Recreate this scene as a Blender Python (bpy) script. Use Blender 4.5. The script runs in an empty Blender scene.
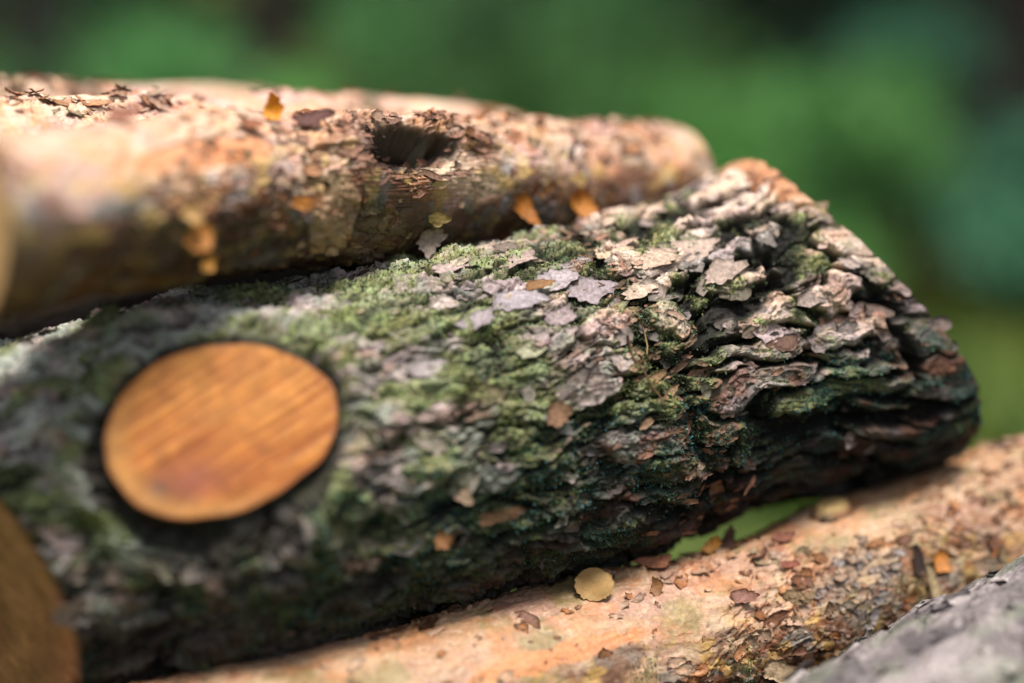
import bpy, math, random
import numpy as np
from mathutils import Vector

random.seed(7)
rng = np.random.default_rng(11)
SC = bpy.context.scene
COL = SC.collection
PI = math.pi

# ------------------------------------------------------------------ camera
W, H, F = 1024, 683, 1422.0
PITCH = math.radians(16.0)
CAMZ = 0.47
cp, sp = math.cos(PITCH), math.sin(PITCH)
CAM = np.array([0.0, 0.0, CAMZ])
FWD = np.array([0.0, cp, -sp]); UP = np.array([0.0, sp, cp]); RT = np.array([1.0, 0, 0])


def at(px, py, d):
    """world point seen at a pixel, d metres deep (used once, to lay out the pile)"""
    return CAM + d * FWD + RT * ((px - W / 2) / F * d) - UP * ((py - H / 2) / F * d)


def proj(P):
    Q = P - CAM
    d = Q @ FWD
    return (Q @ RT) / d * F + W / 2, H / 2 - (Q @ UP) / d * F, d


cam = bpy.data.cameras.new('camera'); camo = bpy.data.objects.new('camera', cam); COL.objects.link(camo)
camo.location = CAM; camo.rotation_euler = (PI / 2 - PITCH, 0, 0)
cam.sensor_width = 36; cam.lens = 50; cam.clip_start = 0.02; cam.clip_end = 500
cam.dof.use_dof = True; cam.dof.focus_distance = 0.742; cam.dof.aperture_fstop = 1.2
SC.camera = camo
SC.view_settings.view_transform = 'Standard'; SC.view_settings.look = 'None'; SC.view_settings.exposure = 0
SC.cycles.use_denoising = True


# ------------------------------------------------------------------ numpy noise (periodic around the log)
def _hash(ix, iy, seed):
    h = (ix.astype(np.int64) * 374761393 + iy.astype(np.int64) * 668265263 + seed * 974634777) & 0xFFFFFFFF
    h = ((h ^ (h >> 13)) * 1274126177) & 0xFFFFFFFF
    h = ((h ^ (h >> 16)) * 2246822519) & 0xFFFFFFFF
    return (h ^ (h >> 15)) & 0xFFFFFFFF


def rnd(ix, iy, seed):
    return _hash(ix, iy, seed).astype(np.float64) / 4294967296.0


def perlin(x, y, per, seed):
    x0 = np.floor(x); y0 = np.floor(y); fx = x - x0; fy = y - y0
    x0 = x0.astype(np.int64); y0 = y0.astype(np.int64)
    u = fx * fx * fx * (fx * (fx * 6 - 15) + 10); v = fy * fy * fy * (fy * (fy * 6 - 15) + 10)
    out = 0
    for i in (0, 1):
        for j in (0, 1):
            a = rnd(x0 + i, (y0 + j) % per, seed) * 2 * PI
            g = np.cos(a) * (fx - i) + np.sin(a) * (fy - j)
            out = out + g * (u if i else 1 - u) * (v if j else 1 - v)
    return out * 1.5


def fbm(u, v, fu, nv, octv, seed, gain=.5):
    s = 0; a = 1; t = 0
    for k in range(octv):
        s = s + a * perlin(u * fu * 2 ** k, v * nv * 2 ** k, nv * 2 ** k, seed + k * 7); t += a; a *= gain
    return s / t * 1.35


def worley(u, v, fu, nv, seed, jit=.9):
    x = u * fu; y = v * nv
    x0 = np.floor(x).astype(np.int64); y0 = np.floor(y).astype(np.int64)
    f1 = np.full(x.shape, 9.); f2 = np.full(x.shape, 9.); r = np.zeros(x.shape); dx = np.zeros(x.shape); dy = np.zeros(x.shape)
    for i in (-1, 0, 1):
        for j in (-1, 0, 1):
            cx = x0 + i; cy = y0 + j; cyp = cy % nv
            px = cx + .5 + jit * (rnd(cx, cyp, seed) - .5); py = cy + .5 + jit * (rnd(cx, cyp, seed + 1) - .5)
            ex = x - px; ey = y - py; d = np.hypot(ex, ey)
            m = d < f1
            f2 = np.where(m, f1, np.minimum(f2, d))
            r = np.where(m, rnd(cx, cyp, seed + 2), r); dx = np.where(m, ex, dx); dy = np.where(m, ey, dy)
            f1 = np.where(m, d, f1)
    return f1, f2, r, dx, dy


def ss(a, b, x):
    t = np.clip((x - a) / (b - a), 0, 1); return t * t * (3 - 2 * t)


def mixc(c, new, m):
    new = np.asarray(new, float)
    return c * (1 - m[..., None]) + new * m[..., None]


# ------------------------------------------------------------------ object helpers
def props(o, label=None, cat=None, group=None, kind=None):
    if label: o['label'] = label
    if cat: o['category'] = cat
    if group: o['group'] = group
    if kind: o['kind'] = kind
    return o


def empty(name, loc, **k):
    o = bpy.data.objects.new(name, None); COL.objects.link(o); o.location = loc; o.empty_display_size = .02
    return props(o, **k)


def mesh_obj(name, V, Fq, mat, parent=None, col=None, smooth=True, Ft=None, **k):
    """V in world coordinates; quads Fq and triangles Ft; colours per vertex"""
    V = np.asarray(V, np.float32).reshape(-1, 3)
    me = bpy.data.meshes.new(name)
    nq = 0 if Fq is None else len(Fq); nt = 0 if Ft is None else len(Ft)
    loops = []
    if nq: loops.append(np.asarray(Fq, np.int32).ravel())
    if nt: loops.append(np.asarray(Ft, np.int32).ravel())
    loops = np.concatenate(loops)
    me.vertices.add(len(V)); me.loops.add(len(loops)); me.polygons.add(nq + nt)
    off = np.zeros(3, np.float32)
    if parent is not None: off = np.array(parent_loc(parent), np.float32)
    me.vertices.foreach_set('co', (V - off).ravel())
    me.loops.foreach_set('vertex_index', loops)
    st = np.concatenate([np.arange(nq) * 4, nq * 4 + np.arange(nt) * 3]).astype(np.int32)
    me.polygons.foreach_set('loop_start', st)
    me.polygons.foreach_set('use_smooth', np.full(nq + nt, smooth))
    me.update(calc_edges=True)
    if col is not None:
        a = me.color_attributes.new('col', 'FLOAT_COLOR', 'POINT')
        c = np.ones((len(V), 4), np.float32); c[:, :3] = np.clip(np.asarray(col).reshape(-1, 3), 0.002, 1)
        a.data.foreach_set('color', c.ravel())
    me.materials.append(mat)
    o = bpy.data.objects.new(name, me); COL.objects.link(o)
    if parent is not None: o.parent = parent
    return props(o, **k)


def parent_loc(p):
    v = Vector((0, 0, 0))
    while p is not None:
        v += p.location; p = p.parent
    return v


def grid_faces(nu, nv, wrap):
    i = np.arange(nu - 1)[:, None]; j = np.arange(nv if wrap else nv - 1)[None, :]
    jn = (j + 1) % nv
    return np.stack([i * nv + j, (i + 1) * nv + j, (i + 1) * nv + jn, i * nv + jn], -1).reshape(-1, 4)


# ------------------------------------------------------------------ materials
def attr_mat(name, rough=.85, bump=.3, bscale=900, var=.35, vscale=300, spec=.25, trans=0.0, stretch=None):
    m = bpy.data.materials.new(name); m.use_nodes = True
    nt = m.node_tree; N = nt.nodes; L = nt.links
    b = N['Principled BSDF']; out = N['Material Output']
    at_ = N.new('ShaderNodeAttribute'); at_.attribute_name = 'col'
    tc = N.new('ShaderNodeTexCoord')
    n1 = N.new('ShaderNodeTexNoise'); n1.inputs['Scale'].default_value = vscale; n1.inputs['Detail'].default_value = 6
    n2 = N.new('ShaderNodeTexNoise'); n2.inputs['Scale'].default_value = bscale; n2.inputs['Detail'].default_value = 5
    if stretch:
        mp = N.new('ShaderNodeMapping'); mp.inputs['Scale'].default_value = stretch
        L.new(tc.outputs['Object'], mp.inputs[0]); src = mp.outputs[0]
    else: src = tc.outputs['Object']
    L.new(src, n1.inputs[0]); L.new(src, n2.inputs[0])
    mr = N.new('ShaderNodeMapRange'); mr.inputs['From Min'].default_value = .3; mr.inputs['From Max'].default_value = .7
    mr.inputs['To Min'].default_value = 1 - var; mr.inputs['To Max'].default_value = 1 + var
    L.new(n1.outputs[0], mr.inputs['Value'])
    mx = N.new('ShaderNodeVectorMath'); mx.operation = 'SCALE'
    L.new(at_.outputs['Color'], mx.inputs[0]); L.new(mr.outputs[0], mx.inputs['Scale'])
    L.new(mx.outputs[0], b.inputs['Base Color'])
    b.inputs['Roughness'].default_value = rough
    b.inputs['Specular IOR Level'].default_value = spec
    if bump:
        bp = N.new('ShaderNodeBump'); bp.inputs['Strength'].default_value = bump; bp.inputs['Distance'].default_value = .001
        L.new(n2.outputs[0], bp.inputs['Height']); L.new(bp.outputs[0], b.inputs['Normal'])
    if trans:
        t = N.new('ShaderNodeBsdfTranslucent'); L.new(mx.outputs[0], t.inputs[0])
        ms = N.new('ShaderNodeMixShader'); ms.inputs[0].default_value = trans
        L.new(b.outputs[0], ms.inputs[1]); L.new(t.outputs[0], ms.inputs[2]); L.new(ms.outputs[0], out.inputs[0])
    return m


M_ROUGH = attr_mat('mossy_pine_bark', .82, .7, 1500, .42, 500, .3)
M_PALE = attr_mat('thin_pine_bark', .5, .4, 1100, .2, 420, .45)
M_WOOD = attr_mat('sawn_wood', .6, .35, 500, .22, 130, .3)
M_FLAKE = attr_mat('bark_flake_surface', .7, .6, 1400, .4, 500, .35)
M_PAPER = attr_mat('papery_bark', .55, .4, 900, .3, 400, .35, trans=.25)
M_MOSS = attr_mat('moss', .8, 0, 600, .3, 400, .2, trans=.3)
M_LEAF = attr_mat('foliage', .5, 0, 20, .3, 4, .3, trans=.4)
M_TRUNK = attr_mat('tree_bark', .9, .5, 40, .35, 14, .2)

# ------------------------------------------------------------------ logs


class Log:
    def __init__(s, pts, nu, nv, ext0=None):
        """pts: (px, py, depth, radius) laid out along the axis, near end first"""
        P = np.array([at(a, b, c) for a, b, c, r in pts]); R = np.array([p[3] for p in pts])
        t = np.concatenate([[0], np.cumsum(np.linalg.norm(np.diff(P, axis=0), axis=1))])
        s.L = t[-1]
        s.u = np.linspace(0, s.L, nu)
        k = max(3, nu // 7) | 1
        def sm(a):
            b = np.interp(s.u, t, a)
            lo = b[0] - (b[1:k // 2 + 1][::-1] - b[0]); hi = b[-1] - (b[-k // 2:-1][::-1] - b[-1])
            c = np.concatenate([lo, b, hi]); w = np.hanning(k + 2)[1:-1]; w /= w.sum()
            c = np.convolve(c, w, 'same'); return c[len(lo):len(lo) + nu]
        s.C = np.stack([sm(P[:, i]) for i in range(3)], -1); s.R = sm(R)
        T = np.gradient(s.C, axis=0); T /= np.linalg.norm(T, axis=1)[:, None]
        ax = (P[-1] - P[0]) / np.linalg.norm(P[-1] - P[0]); s.T = ax
        side = np.cross(ax, [0, 0, 1.]); side /= np.linalg.norm(side)          # horizontal, towards the camera
        s.S = side; s.N = np.cross(side, ax)
        s.nu, s.nv = nu, nv
        s.v = (np.arange(nv) + .5) / nv                                        # 0 = underneath; .5 = top; .25/.75 = sides
        th = s.v * 2 * PI - PI
        s.dir = np.cos(th)[:, None] * s.N + np.sin(th)[:, None] * s.S
        s.U, s.Vv = np.meshgrid(s.u, s.v, indexing='ij')
        s.lean = np.zeros((nu, nv))                                            # shift along axis (slanted saw cuts)
        s.mean = P.mean(0); s.circ = 2 * PI * R.mean()

    def pos(s, h=0):
        return s.C[:, None, :] + (s.R[:, None] + h)[..., None] * s.dir[None] + s.lean[..., None] * s.T

    def slant(s, near, far, afar=0.0, anear=0.0):
        c = np.cos(s.v * 2 * PI - PI - afar); c0 = np.cos(s.v * 2 * PI - PI - anear); w = s.u / s.L
        s.lean = far * np.where(c > 0, c, c * (1 + .8 * c))[None] * (ss(.55, 1, w) * w)[:, None] + near * c0[None] * (ss(.4, 0, w))[:, None]

    def locate(s, px, py, h=0):
        P = s.pos(h); x, y, d = proj(P)
        e = (x - px) ** 2 + (y - py) ** 2 + 4e3 * ((P - CAM) * s.dir[None]).sum(-1).clip(0)   # facing the camera
        i, j = np.unravel_index(np.argmin(e), e.shape)
        return i, j

    def around(s, i, j):
        """metric offsets (along, around) from vertex i, j"""
        dv = (s.Vv - s.v[j] + .5) % 1 - .5
        return s.U - s.u[i], dv * 2 * PI * s.R[:, None]


def log_object(lg, name, h, colr, mat, **k):
    o = empty(name, lg.mean, **k)
    lg.h = h; lg.P = lg.pos(h); lg.colr = colr
    mesh_obj('bark', lg.P, grid_faces(lg.nu, lg.nv, True)[:, ::-1], mat, o, colr.reshape(-1, 3))
    gu = np.gradient(lg.P, axis=0); gv = np.roll(lg.P, -1, 1) - np.roll(lg.P, 1, 1)
    n = np.cross(gv, gu); n /= np.linalg.norm(n, axis=-1)[..., None] + 1e-12
    n *= np.sign((n * lg.dir[None]).sum(-1))[..., None]
    lg.nrm = n
    return o


def saw_face(lg, o, end, light, dark, seed, k=34, name='cut_end', bark=.045):
    """sawn end disc with growth rings, joined to the bark's rim"""
    idx = 0 if end == 0 else -1
    rim = lg.P[idx]; c = lg.C[idx]
    sg = -1 if end == 0 else 1
    nv = lg.nv
    rr = np.linspace(1, .0, k)[:, None]
    fr = np.fft.rfft(rim, axis=0); fr[4:] = 0; rs = np.fft.irfft(fr, nv, axis=0); c = rs.mean(0)      # flat saw plane inside the ragged bark rim
    wr = ss(.88, 1, rr)[..., None]
    V = c + ((rs - c)[None] * (1 - wr) * .97 + (rim - c)[None] * wr) * rr[..., None]
    V = V + sg * lg.T * (.0003 * perlin(rr * 7 + np.zeros((1, nv)), np.arange(nv)[None] / nv * 9 + 0 * rr, 9, seed))[..., None] * (rr < .97)[..., None]
    rm = rr * lg.R[idx] + np.zeros((1, nv)); an = np.arange(nv)[None] / nv + 0 * rr
    ring = .5 + .5 * np.sin(rm * 2600 + 2.5 * perlin(rm * 60, an * 6, 6, seed + 3))
    colr = np.asarray(light) * (.8 + .3 * ring[..., None])
    colr *= (1 + .12 * perlin(rm * 90 + 40, an * 40, 40, seed + 8) + .12 * perlin(rr * 3 + 10, an * 5, 5, seed + 9))[..., None]
    colr = mixc(colr, dark, ss(.72, .35, rr + .12 * perlin(rm * 50, an * 7, 7, seed + 5)) * .75)
    colr = mixc(colr, (.05, .03, .02), ss(1 - bark, 1 - bark * .3, rr + 0 * an))
    f = grid_faces(k, nv, True)
    if end == 0: f = f[:, ::-1]
    return mesh_obj(name, V, f, M_WOOD, o, colr.reshape(-1, 3))


# flake shells --------------------------------------------------------------
def flake_cloud(P, Nn, T, size, asp, colr, curl, lift, seed, thick=.0006, g=5, jag=.25, disc=False):
    """many small curled bark plates; P,Nn,T arrays (n,3). returns V,F,col"""
    r = np.random.default_rng(seed); n = len(P)
    B = np.cross(Nn, T); B /= np.linalg.norm(B, axis=1)[:, None]; T = np.cross(B, Nn)
    q = np.linspace(-1, 1, g); X, Y = np.meshgrid(q, q, indexing='ij')
    X = X.ravel(); Y = Y.ravel()
    edge = np.maximum(abs(X), abs(Y))
    # angular shard outline: a random convex polygon with ragged edges
    ang = np.arctan2(Y, X)[None]
    kf = 6; fi = (np.arange(kf)[None] + r.uniform(-.38, .38, (n, kf))) / kf * 2 * PI + r.uniform(0, 6.28, (n, 1)); dk = r.uniform(.55, 1.05, (n, kf))
    rp = np.full((n, g * g), 1.45)
    for q_ in range(kf):
        cc_ = np.cos(ang - fi[:, q_:q_ + 1]); rp = np.where(cc_ > .05, np.minimum(rp, dk[:, q_:q_ + 1] / np.maximum(cc_, .05)), rp)
    if disc: rp = np.ones_like(rp)
    rp = rp * (1 + jag * .55 * r.normal(size=(n, g * g)) * (edge[None] > .99) + jag * .5 * np.sin(ang * 9 + fi[:, :1]))
    x = np.cos(ang) * edge[None] * rp; y = np.sin(ang) * edge[None] * rp
    z = curl[:, None] * (x ** 2 * .5 + .15 * x * y) + lift[:, None] * (x + 1) * .5 + (.07 * (5 / g) ** 2) * r.normal(size=(n, g * g)) + .10 * np.sin(x * 3 + fi[:, :1]) * np.cos(y * 2.3 + fi[:, 1:2])
    s_ = size[:, None]; a_ = asp[:, None]
    top = P[:, None] + T[:, None] * (x * s_ * a_)[..., None] + B[:, None] * (y * s_)[..., None] + Nn[:, None] * (z * s_)[..., None]
    th = (thick if np.isscalar(thick) else thick[:, None]) * (1.1 - .8 * edge[None] ** 4)
    bot = top - Nn[:, None] * (th * np.ones((n, 1)))[..., None]
    V = np.concatenate([top, bot], 1)
    fg = grid_faces(g, g, False); gg = g * g
    ring = [i * g for i in range(g)] + [(g - 1) * g + j for j in range(1, g)] + [i * g + g - 1 for i in range(g - 2, -1, -1)] + [j for j in range(g - 2, 0, -1)]
    ring = np.array(ring); rn = np.roll(ring, -1)
    fs = np.stack([ring, rn, rn + gg, ring + gg], -1)
    f = np.concatenate([fg, fg[:, ::-1] + gg, fs])
    Fc = (f[None] + (np.arange(n) * 2 * gg)[:, None, None]).reshape(-1, 4)
    shade = np.ones((n, gg, 1)) * (1 - .25 * edge[None, :, None] * r.uniform(0, 1, (n, gg, 1)))
    c = np.concatenate([colr[:, None] * shade, colr[:, None] * .45 * np.ones((n, gg, 1))], 1)
    return V.reshape(-1, 3), Fc, c.reshape(-1, 3)


def scatter_flakes(lg, o, n, w, smin, smax, colf, seed, curl=(.1, .6), lift=(0, .5), name='bark_flakes', asp=(1, 2.2), mat=None, thick=.0006, off=.0, jag=.18):
    r = np.random.default_rng(seed)
    p = w.ravel() / w.sum(); idx = r.choice(len(p), n, p=p)
    i, j = np.unravel_index(idx, w.shape)
    base = lg.dir[j]; P = lg.P[i, j] + base * off
    Nn = base * .8 + lg.nrm[i, j] * .35 + r.normal(size=(n, 3)) * .12; Nn /= np.linalg.norm(Nn, axis=1)[:, None]
    T = lg.T[None] * r.choice([-1, 1], (n, 1)) + r.normal(size=(n, 3)) * .35
    sz = smin * (smax / smin) ** (r.uniform(0, 1, n) ** 1.8)
    V, Fc, c = flake_cloud(P, Nn, T, sz, r.uniform(*asp, n), colf(r, n, lg.colr[i, j]), r.uniform(*curl, n), r.uniform(*lift, n), seed, thick, 5, jag)
    return mesh_obj(name, V, Fc, mat or M_FLAKE, o, c, kind='stuff')


# ---- main mossy log -------------------------------------------------------
LM = Log([(-66, 566, .715, .088), (0, 545, .72, .090), (200, 490, .735, .092), (400, 440, .77, .092), (600, 390, .82, .097),
          (700, 355, .845, .091), (800, 336, .87, .100), (856, 316, .89, .104)], 1050, 1150)
LM.slant(.060, -.064, afar=0, anear=PI * .55)
U, V = LM.U, LM.Vv
nvb = 34
wu = U + .010 * fbm(U, V, 18, 12, 3, 1) + .002 * fbm(U, V, 90, 50, 2, 5)
wv = V + .018 * fbm(U, V, 14, 10, 3, 31) + .004 * fbm(U, V, 80, 45, 2, 35)
f1, f2, r1, dx1, dy1 = worley(wu, wv, 14.5, nvb, 40)
c1 = f2 - f1
g1, g2, r2, dx2, dy2 = worley(wu, wv, 38, 88, 50)
c2 = g2 - g1
k1, k2, r3, dx3, dy3 = worley(wu + .001 * fbm(U, V, 200, 120, 2, 9), wv, 130, 190, 60)
c3 = k2 - k1
wpos = U / LM.L
right = ss(.58, .75, wpos)                           # the butt end: deep furrows
fine = fbm(U, V, 260, 260, 4, 70, .65)
mid = fbm(U, V, 60, 60, 4, 75)
big = fbm(U, V, 12, 8, 3, 80)
terr = fbm(wu, wv, 26, 34, 5, 85, .55) * 3.2 + 3
tf = terr - np.floor(terr); step = np.floor(terr) + ss(.0, .12, tf)
h = .0022 * big
h += -.0085 * (1 - ss(.0, .16, c1)) * (.45 + .55 * right) * ss(-.5, .1, mid + .4 * right)
h += (.0048 * (r1 - .5) + .004 * dx1 * (r1 - .3) + .004 * dy1 * (.5 - r1)) * (.7 - .36 * right)
flat = 1 - .75 * right
h += (.0019 * (r2 - .4) + .0035 * dx2 * (r2 - .2)) * flat - .0014 * (1 - ss(0, .14, c2)) * flat
h += (.0007 * (r3 - .5) - .0005 * (1 - ss(0, .25, c3)) + .0010 * dx3) * (1 - .5 * right)
terr2 = fbm(wu, wv, 15, 46, 4, 86, .55) * 3.4 + 3; tf2 = terr2 - np.floor(terr2); step2 = np.floor(terr2) + ss(0, .09, tf2)
h += .0021 * (1 - right) * (step - 3) + .0014 * right * (step2 - 3)
c_edge = ss(.16, .02, tf2) * right
h += (.0011 - .0006 * right) * mid + (.0010 - .0005 * right) * fine
# whorl scar running round the log, full of torn brown fibre
ki, kj = LM.locate(688, 420)
du, dv = LM.around(ki, kj)
scar_u = du + .010 * np.sin(V * 2 * PI * 2 + .5) + .006 * fbm(U, V, 30, 20, 3, 92)
scar = np.exp(-(scar_u / .007) ** 2)
scarw = np.exp(-(scar_u / .022) ** 2)
h += -.0060 * scar + .0035 * scarw * fbm(U, V, 220, 90, 4, 95, .7)
# deep diagonal furrows of the butt end
fur = fbm(wu + .10 * (wv - .5), wv + .006 * mid, 6, 19, 2, 120)
furm = np.exp(-(fur / .085) ** 2) * (.12 + .88 * right) * ss(-.5, 0, mid + .3)
h += -.0075 * furm + .0018 * right * ss(.05, .35, abs(fur))
endf = ss(.955, .995, wpos); h *= 1 - .75 * endf
crest = ss(.88, 1, wpos) * np.exp(-(((V - .5) * 2 * PI - .05) / .34) ** 2)
h += .0085 * crest
# branch collar
bi, bj = LM.locate(221, 431)
bu, bv = LM.around(bi, bj)
kc = LM.pos(0)[bi, bj] + LM.dir[bj] * .004
kn = LM.dir[bj] * .55 + (CAM - kc) / np.linalg.norm(CAM - kc) * .6 + np.array([0, 0, .20]); kn /= np.linalg.norm(kn)
ka = LM.T - kn * (LM.T @ kn); ka /= np.linalg.norm(ka); kb = np.cross(kn, ka)
Q0 = LM.pos(0) - kc
front = ss(-.1, .15, (LM.dir @ kn))[None, :]
ell = np.hypot(Q0 @ ka / .0530, Q0 @ kb / .0412) + .03 * fbm(U, V, 30, 20, 2, 190)
ell = np.where(ell > 1.02, 1.02 + (ell - 1.02) * (1 + .75 * fbm(U, V, 26, 18, 3, 191)), ell)
ell = np.where(front > 0, ell, 9.) + 9 * (1 - front)
h += .006 * np.exp(-((bu) / .08) ** 2)
h += .008 * np.exp(-((ell - 1.28) / .20) ** 2)
hp = Q0 @ kn + h * np.maximum(LM.dir @ kn, .2)[None]
h -= np.maximum(0, hp + .006) / np.maximum(LM.dir @ kn, .35)[None] * ss(1.16, 1.03, ell)
# colour
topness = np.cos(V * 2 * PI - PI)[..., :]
c = np.zeros(U.shape + (3,)) + np.array([.27, .235, .21])
c = c * (.85 - .18 * right[..., None]) * (.65 + .8 * (r2 * flat + .5 * (1 - flat))[..., None]) * (.75 + .5 * r3[..., None])
c = mixc(c, (.52, .41, .40), ss(.5, .8, r2) * ss(-.3, .5, topness + .5 * mid) * .9)
c = mixc(c, (.70, .50, .37), ss(.25, .5, r1) * ss(.35, .75, wpos + .25 * big) * ss(.15, .8, topness + .5 * mid) * .85)
c = mixc(c, (.30, .20, .22), ss(.1, .5, fbm(U, V, 20, 24, 3, 140)) * .45)
c = mixc(c, (.34, .19, .12), ss(.1, .4, fbm(U, V, 28, 30, 4, 141)) * .6)
c = mixc(c, (.56, .50, .47), ss(.0, .3, fbm(U, V, 40, 34, 4, 145)) * ss(.3, .8, topness + .3 * mid) * .4)
c = mixc(c, (.50, .50, .45), ss(.0, .25, fbm(U, V, 34, 26, 3, 146)) * ss(.42, .25, wpos) * ss(-.2, .3, topness) * .9)
brown = ss(.0, .26, fbm(U, V, 24, 26, 4, 150)) * ss(.75, -.1, topness) * ss(.35, .6, wpos)
c = mixc(c, (.23, .09, .05), brown * .85)
c = mixc(c, (.26, .11, .06), scarw * ss(-.1, .3, fbm(U, V, 200, 60, 3, 155)) * .9)
mossn = fbm(U, V, 20, 18, 5, 160, .6)
mossw = .09 + .26 * np.exp(-((wpos - .48) / .26) ** 2) - .03 * right
crev = ss(.0012, -.0025, h - .0022 * big)
mossm = np.clip(ss(-.12, .2, mossn + mossw - .25 + .38 * crev), 0, 1) * ss(-.95, .1, topness + .35)
c = mixc(c, (.185, .205, .065), mossm * .8)
c = mixc(c, (.30, .36, .14), mossm * ss(.05, .4, fbm(U, V, 120, 110, 3, 165)) * .8)
lich = ss(.05, .3, fbm(U, V, 45, 44, 4, 170)) * (1 - mossm * .6)
c = mixc(c, (.30, .34, .27), lich * .65 * ss(.95, .5, wpos))
teal = ss(.05, .35, fbm(U, V, 34, 36, 4, 180)) * ss(.55, -.1, topness) * ss(.35, .55, wpos)
c = mixc(c, (.05, .12, .085), teal * .75)
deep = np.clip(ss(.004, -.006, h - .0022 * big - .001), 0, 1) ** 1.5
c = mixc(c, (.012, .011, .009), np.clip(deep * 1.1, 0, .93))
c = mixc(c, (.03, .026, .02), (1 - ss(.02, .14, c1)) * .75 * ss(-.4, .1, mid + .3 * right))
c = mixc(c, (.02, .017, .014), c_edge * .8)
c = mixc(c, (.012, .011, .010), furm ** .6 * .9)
c *= (1.32 - 1.06 * ss(.55, -.55, topness))[..., None]  # light and shade put into the colour: top brightened, underside darkened
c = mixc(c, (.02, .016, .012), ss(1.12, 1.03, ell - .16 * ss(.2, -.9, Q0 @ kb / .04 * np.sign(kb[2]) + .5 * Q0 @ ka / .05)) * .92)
tip = ss(.955, .985, wpos + .012 * mid) * np.exp(-(((V - .5) * 2 * PI - .05) / .55) ** 4)
c = mixc(c, (.56, .27, .14), tip * ss(.72, .95, topness + .1 * mid))
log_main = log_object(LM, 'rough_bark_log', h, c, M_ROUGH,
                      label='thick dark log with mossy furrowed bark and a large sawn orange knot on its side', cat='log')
saw_face(LM, log_main, 0, (.50, .22, .10), (.26, .10, .045), 3, bark=.05)
saw_face(LM, log_main, 1, (.42, .25, .13), (.26, .13, .07), 4, bark=.05)

# sawn branch stub
n_ = 160; th = np.arange(n_) / n_ * 2 * PI
orad = 1 + .010 * np.sin(11 * th) * np.sin(3 * th + 1) + .020 * np.sin(2 * th + 1) + .026 * np.sin(3 * th + 2) + .006 * np.sin(7 * th)
rimk = kc + (np.cos(th) * .0530 * orad)[:, None] * ka + (np.sin(th) * .0412 * orad)[:, None] * kb
lev = np.linspace(0, 1, 14)
prof = [(1.0 + .05 * l, -l * .045) for l in lev]
Vs = np.stack([kc + (rimk - kc) * a + kn * b + kn * .0012 * perlin(th[:, None] * 0 + l * 9, th[:, None] / (2 * PI) * 40, 40, 9) for (a, b), l in zip(prof, lev)])
cs = np.array([.035, .022, .014]) * (1 + .6 * rng.normal(size=(14, n_, 1)).clip(-1, 1))
stub = mesh_obj('branch_stub', Vs, grid_faces(14, n_, True), M_ROUGH, log_main, cs.reshape(-1, 3))
kk = 60
rr = np.linspace(.995, 0, kk)[:, None]
Vd = kc + (rimk - kc)[None] * rr[..., None] + kn * .0012
X = rr * np.cos(th)[None]; Y = rr * np.sin(th)[None]
ca_, sa_ = math.cos(.42), math.sin(.42)
S1 = X * ca_ + Y * sa_; S2 = -X * sa_ + Y * ca_
big_p = 4096
streak = perlin(S1 * .9 + 50, S2 * 17 + 200, big_p, 21) + .6 * perlin(S1 * 1.6 + 50, S2 * 40 + 300, big_p, 22)
blot = perlin(X * 2.2 + 30, Y * 2.2 + 30, big_p, 23)
cd = np.zeros(X.shape + (3,)) + np.array([.36, .105, .014])
cd = mixc(cd, (.54, .225, .045), ss(-.4, .6, streak * .6 + .4 * Y + .1 * X) * .9)
cd *= (1 + .16 * np.clip(streak, -1, 1))[..., None]
cd = mixc(cd, (.26, .065, .01), ss(.0, .5, blot) * .45)
cd = mixc(cd, (.26, .075, .04), np.exp(-(((X + .35) / .24) ** 2 + ((Y + .5) / .22) ** 2)) * .9)
cd = mixc(cd, (.10, .05, .04), np.exp(-(((X + .62) / .10) ** 2 + ((Y + .47) / .12) ** 2)) * .8)
cd = mixc(cd, (.55, .34, .10), ss(.7, .95, rr + 0 * X) * ss(.1, -.9, X + Y * .6) * .35)
cd = mixc(cd, (.22, .07, .02), ss(.93, 1.0, rr + 0 * X) * .8)
Vd += kn * (.0004 * streak)[..., None]
mesh_obj('cut_face', Vd, grid_faces(kk, n_, True)[:, ::-1], M_WOOD, stub, cd.reshape(-1, 3))


def main_col(r, n, base):
    g = r.uniform(0, 1, (n, 1))
    a = np.where(g < .28, [[.44, .35, .34]], np.where(g < .50, [[.27, .22, .24]], np.where(g < .66, [[.53, .38, .28]], [[.17, .14, .12]])))
    return (a * .5 + base * .6) * r.uniform(.6, 1.15, (n, 1))


nok = ss(1.12, 1.25, ell)
wfl = ss(-.35, .2, topness + .3 * mid) * (1 - .65 * mossm) * nok * (1 - furm) * (1 - .2 * right) + .05 * nok
scatter_flakes(LM, log_main, 1500, wfl, .0016, .0075, main_col, 5, curl=(-.15, .2), lift=(-.05, .16), thick=.0013, off=-.0004, jag=.13)
wfl2 = (scarw * 2.5 + .35 * brown) * nok + .001
scatter_flakes(LM, log_main, 1300, wfl2, .0007, .0026,
               lambda r, n, b: np.array([.21, .105, .065]) * r.uniform(.2, 1.6, (n, 1)) + .35 * b, 6, curl=(-.2, .5), lift=(0, .5), asp=(1.6, 4),
               name='torn_bark_fibres', thick=.0007)


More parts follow.
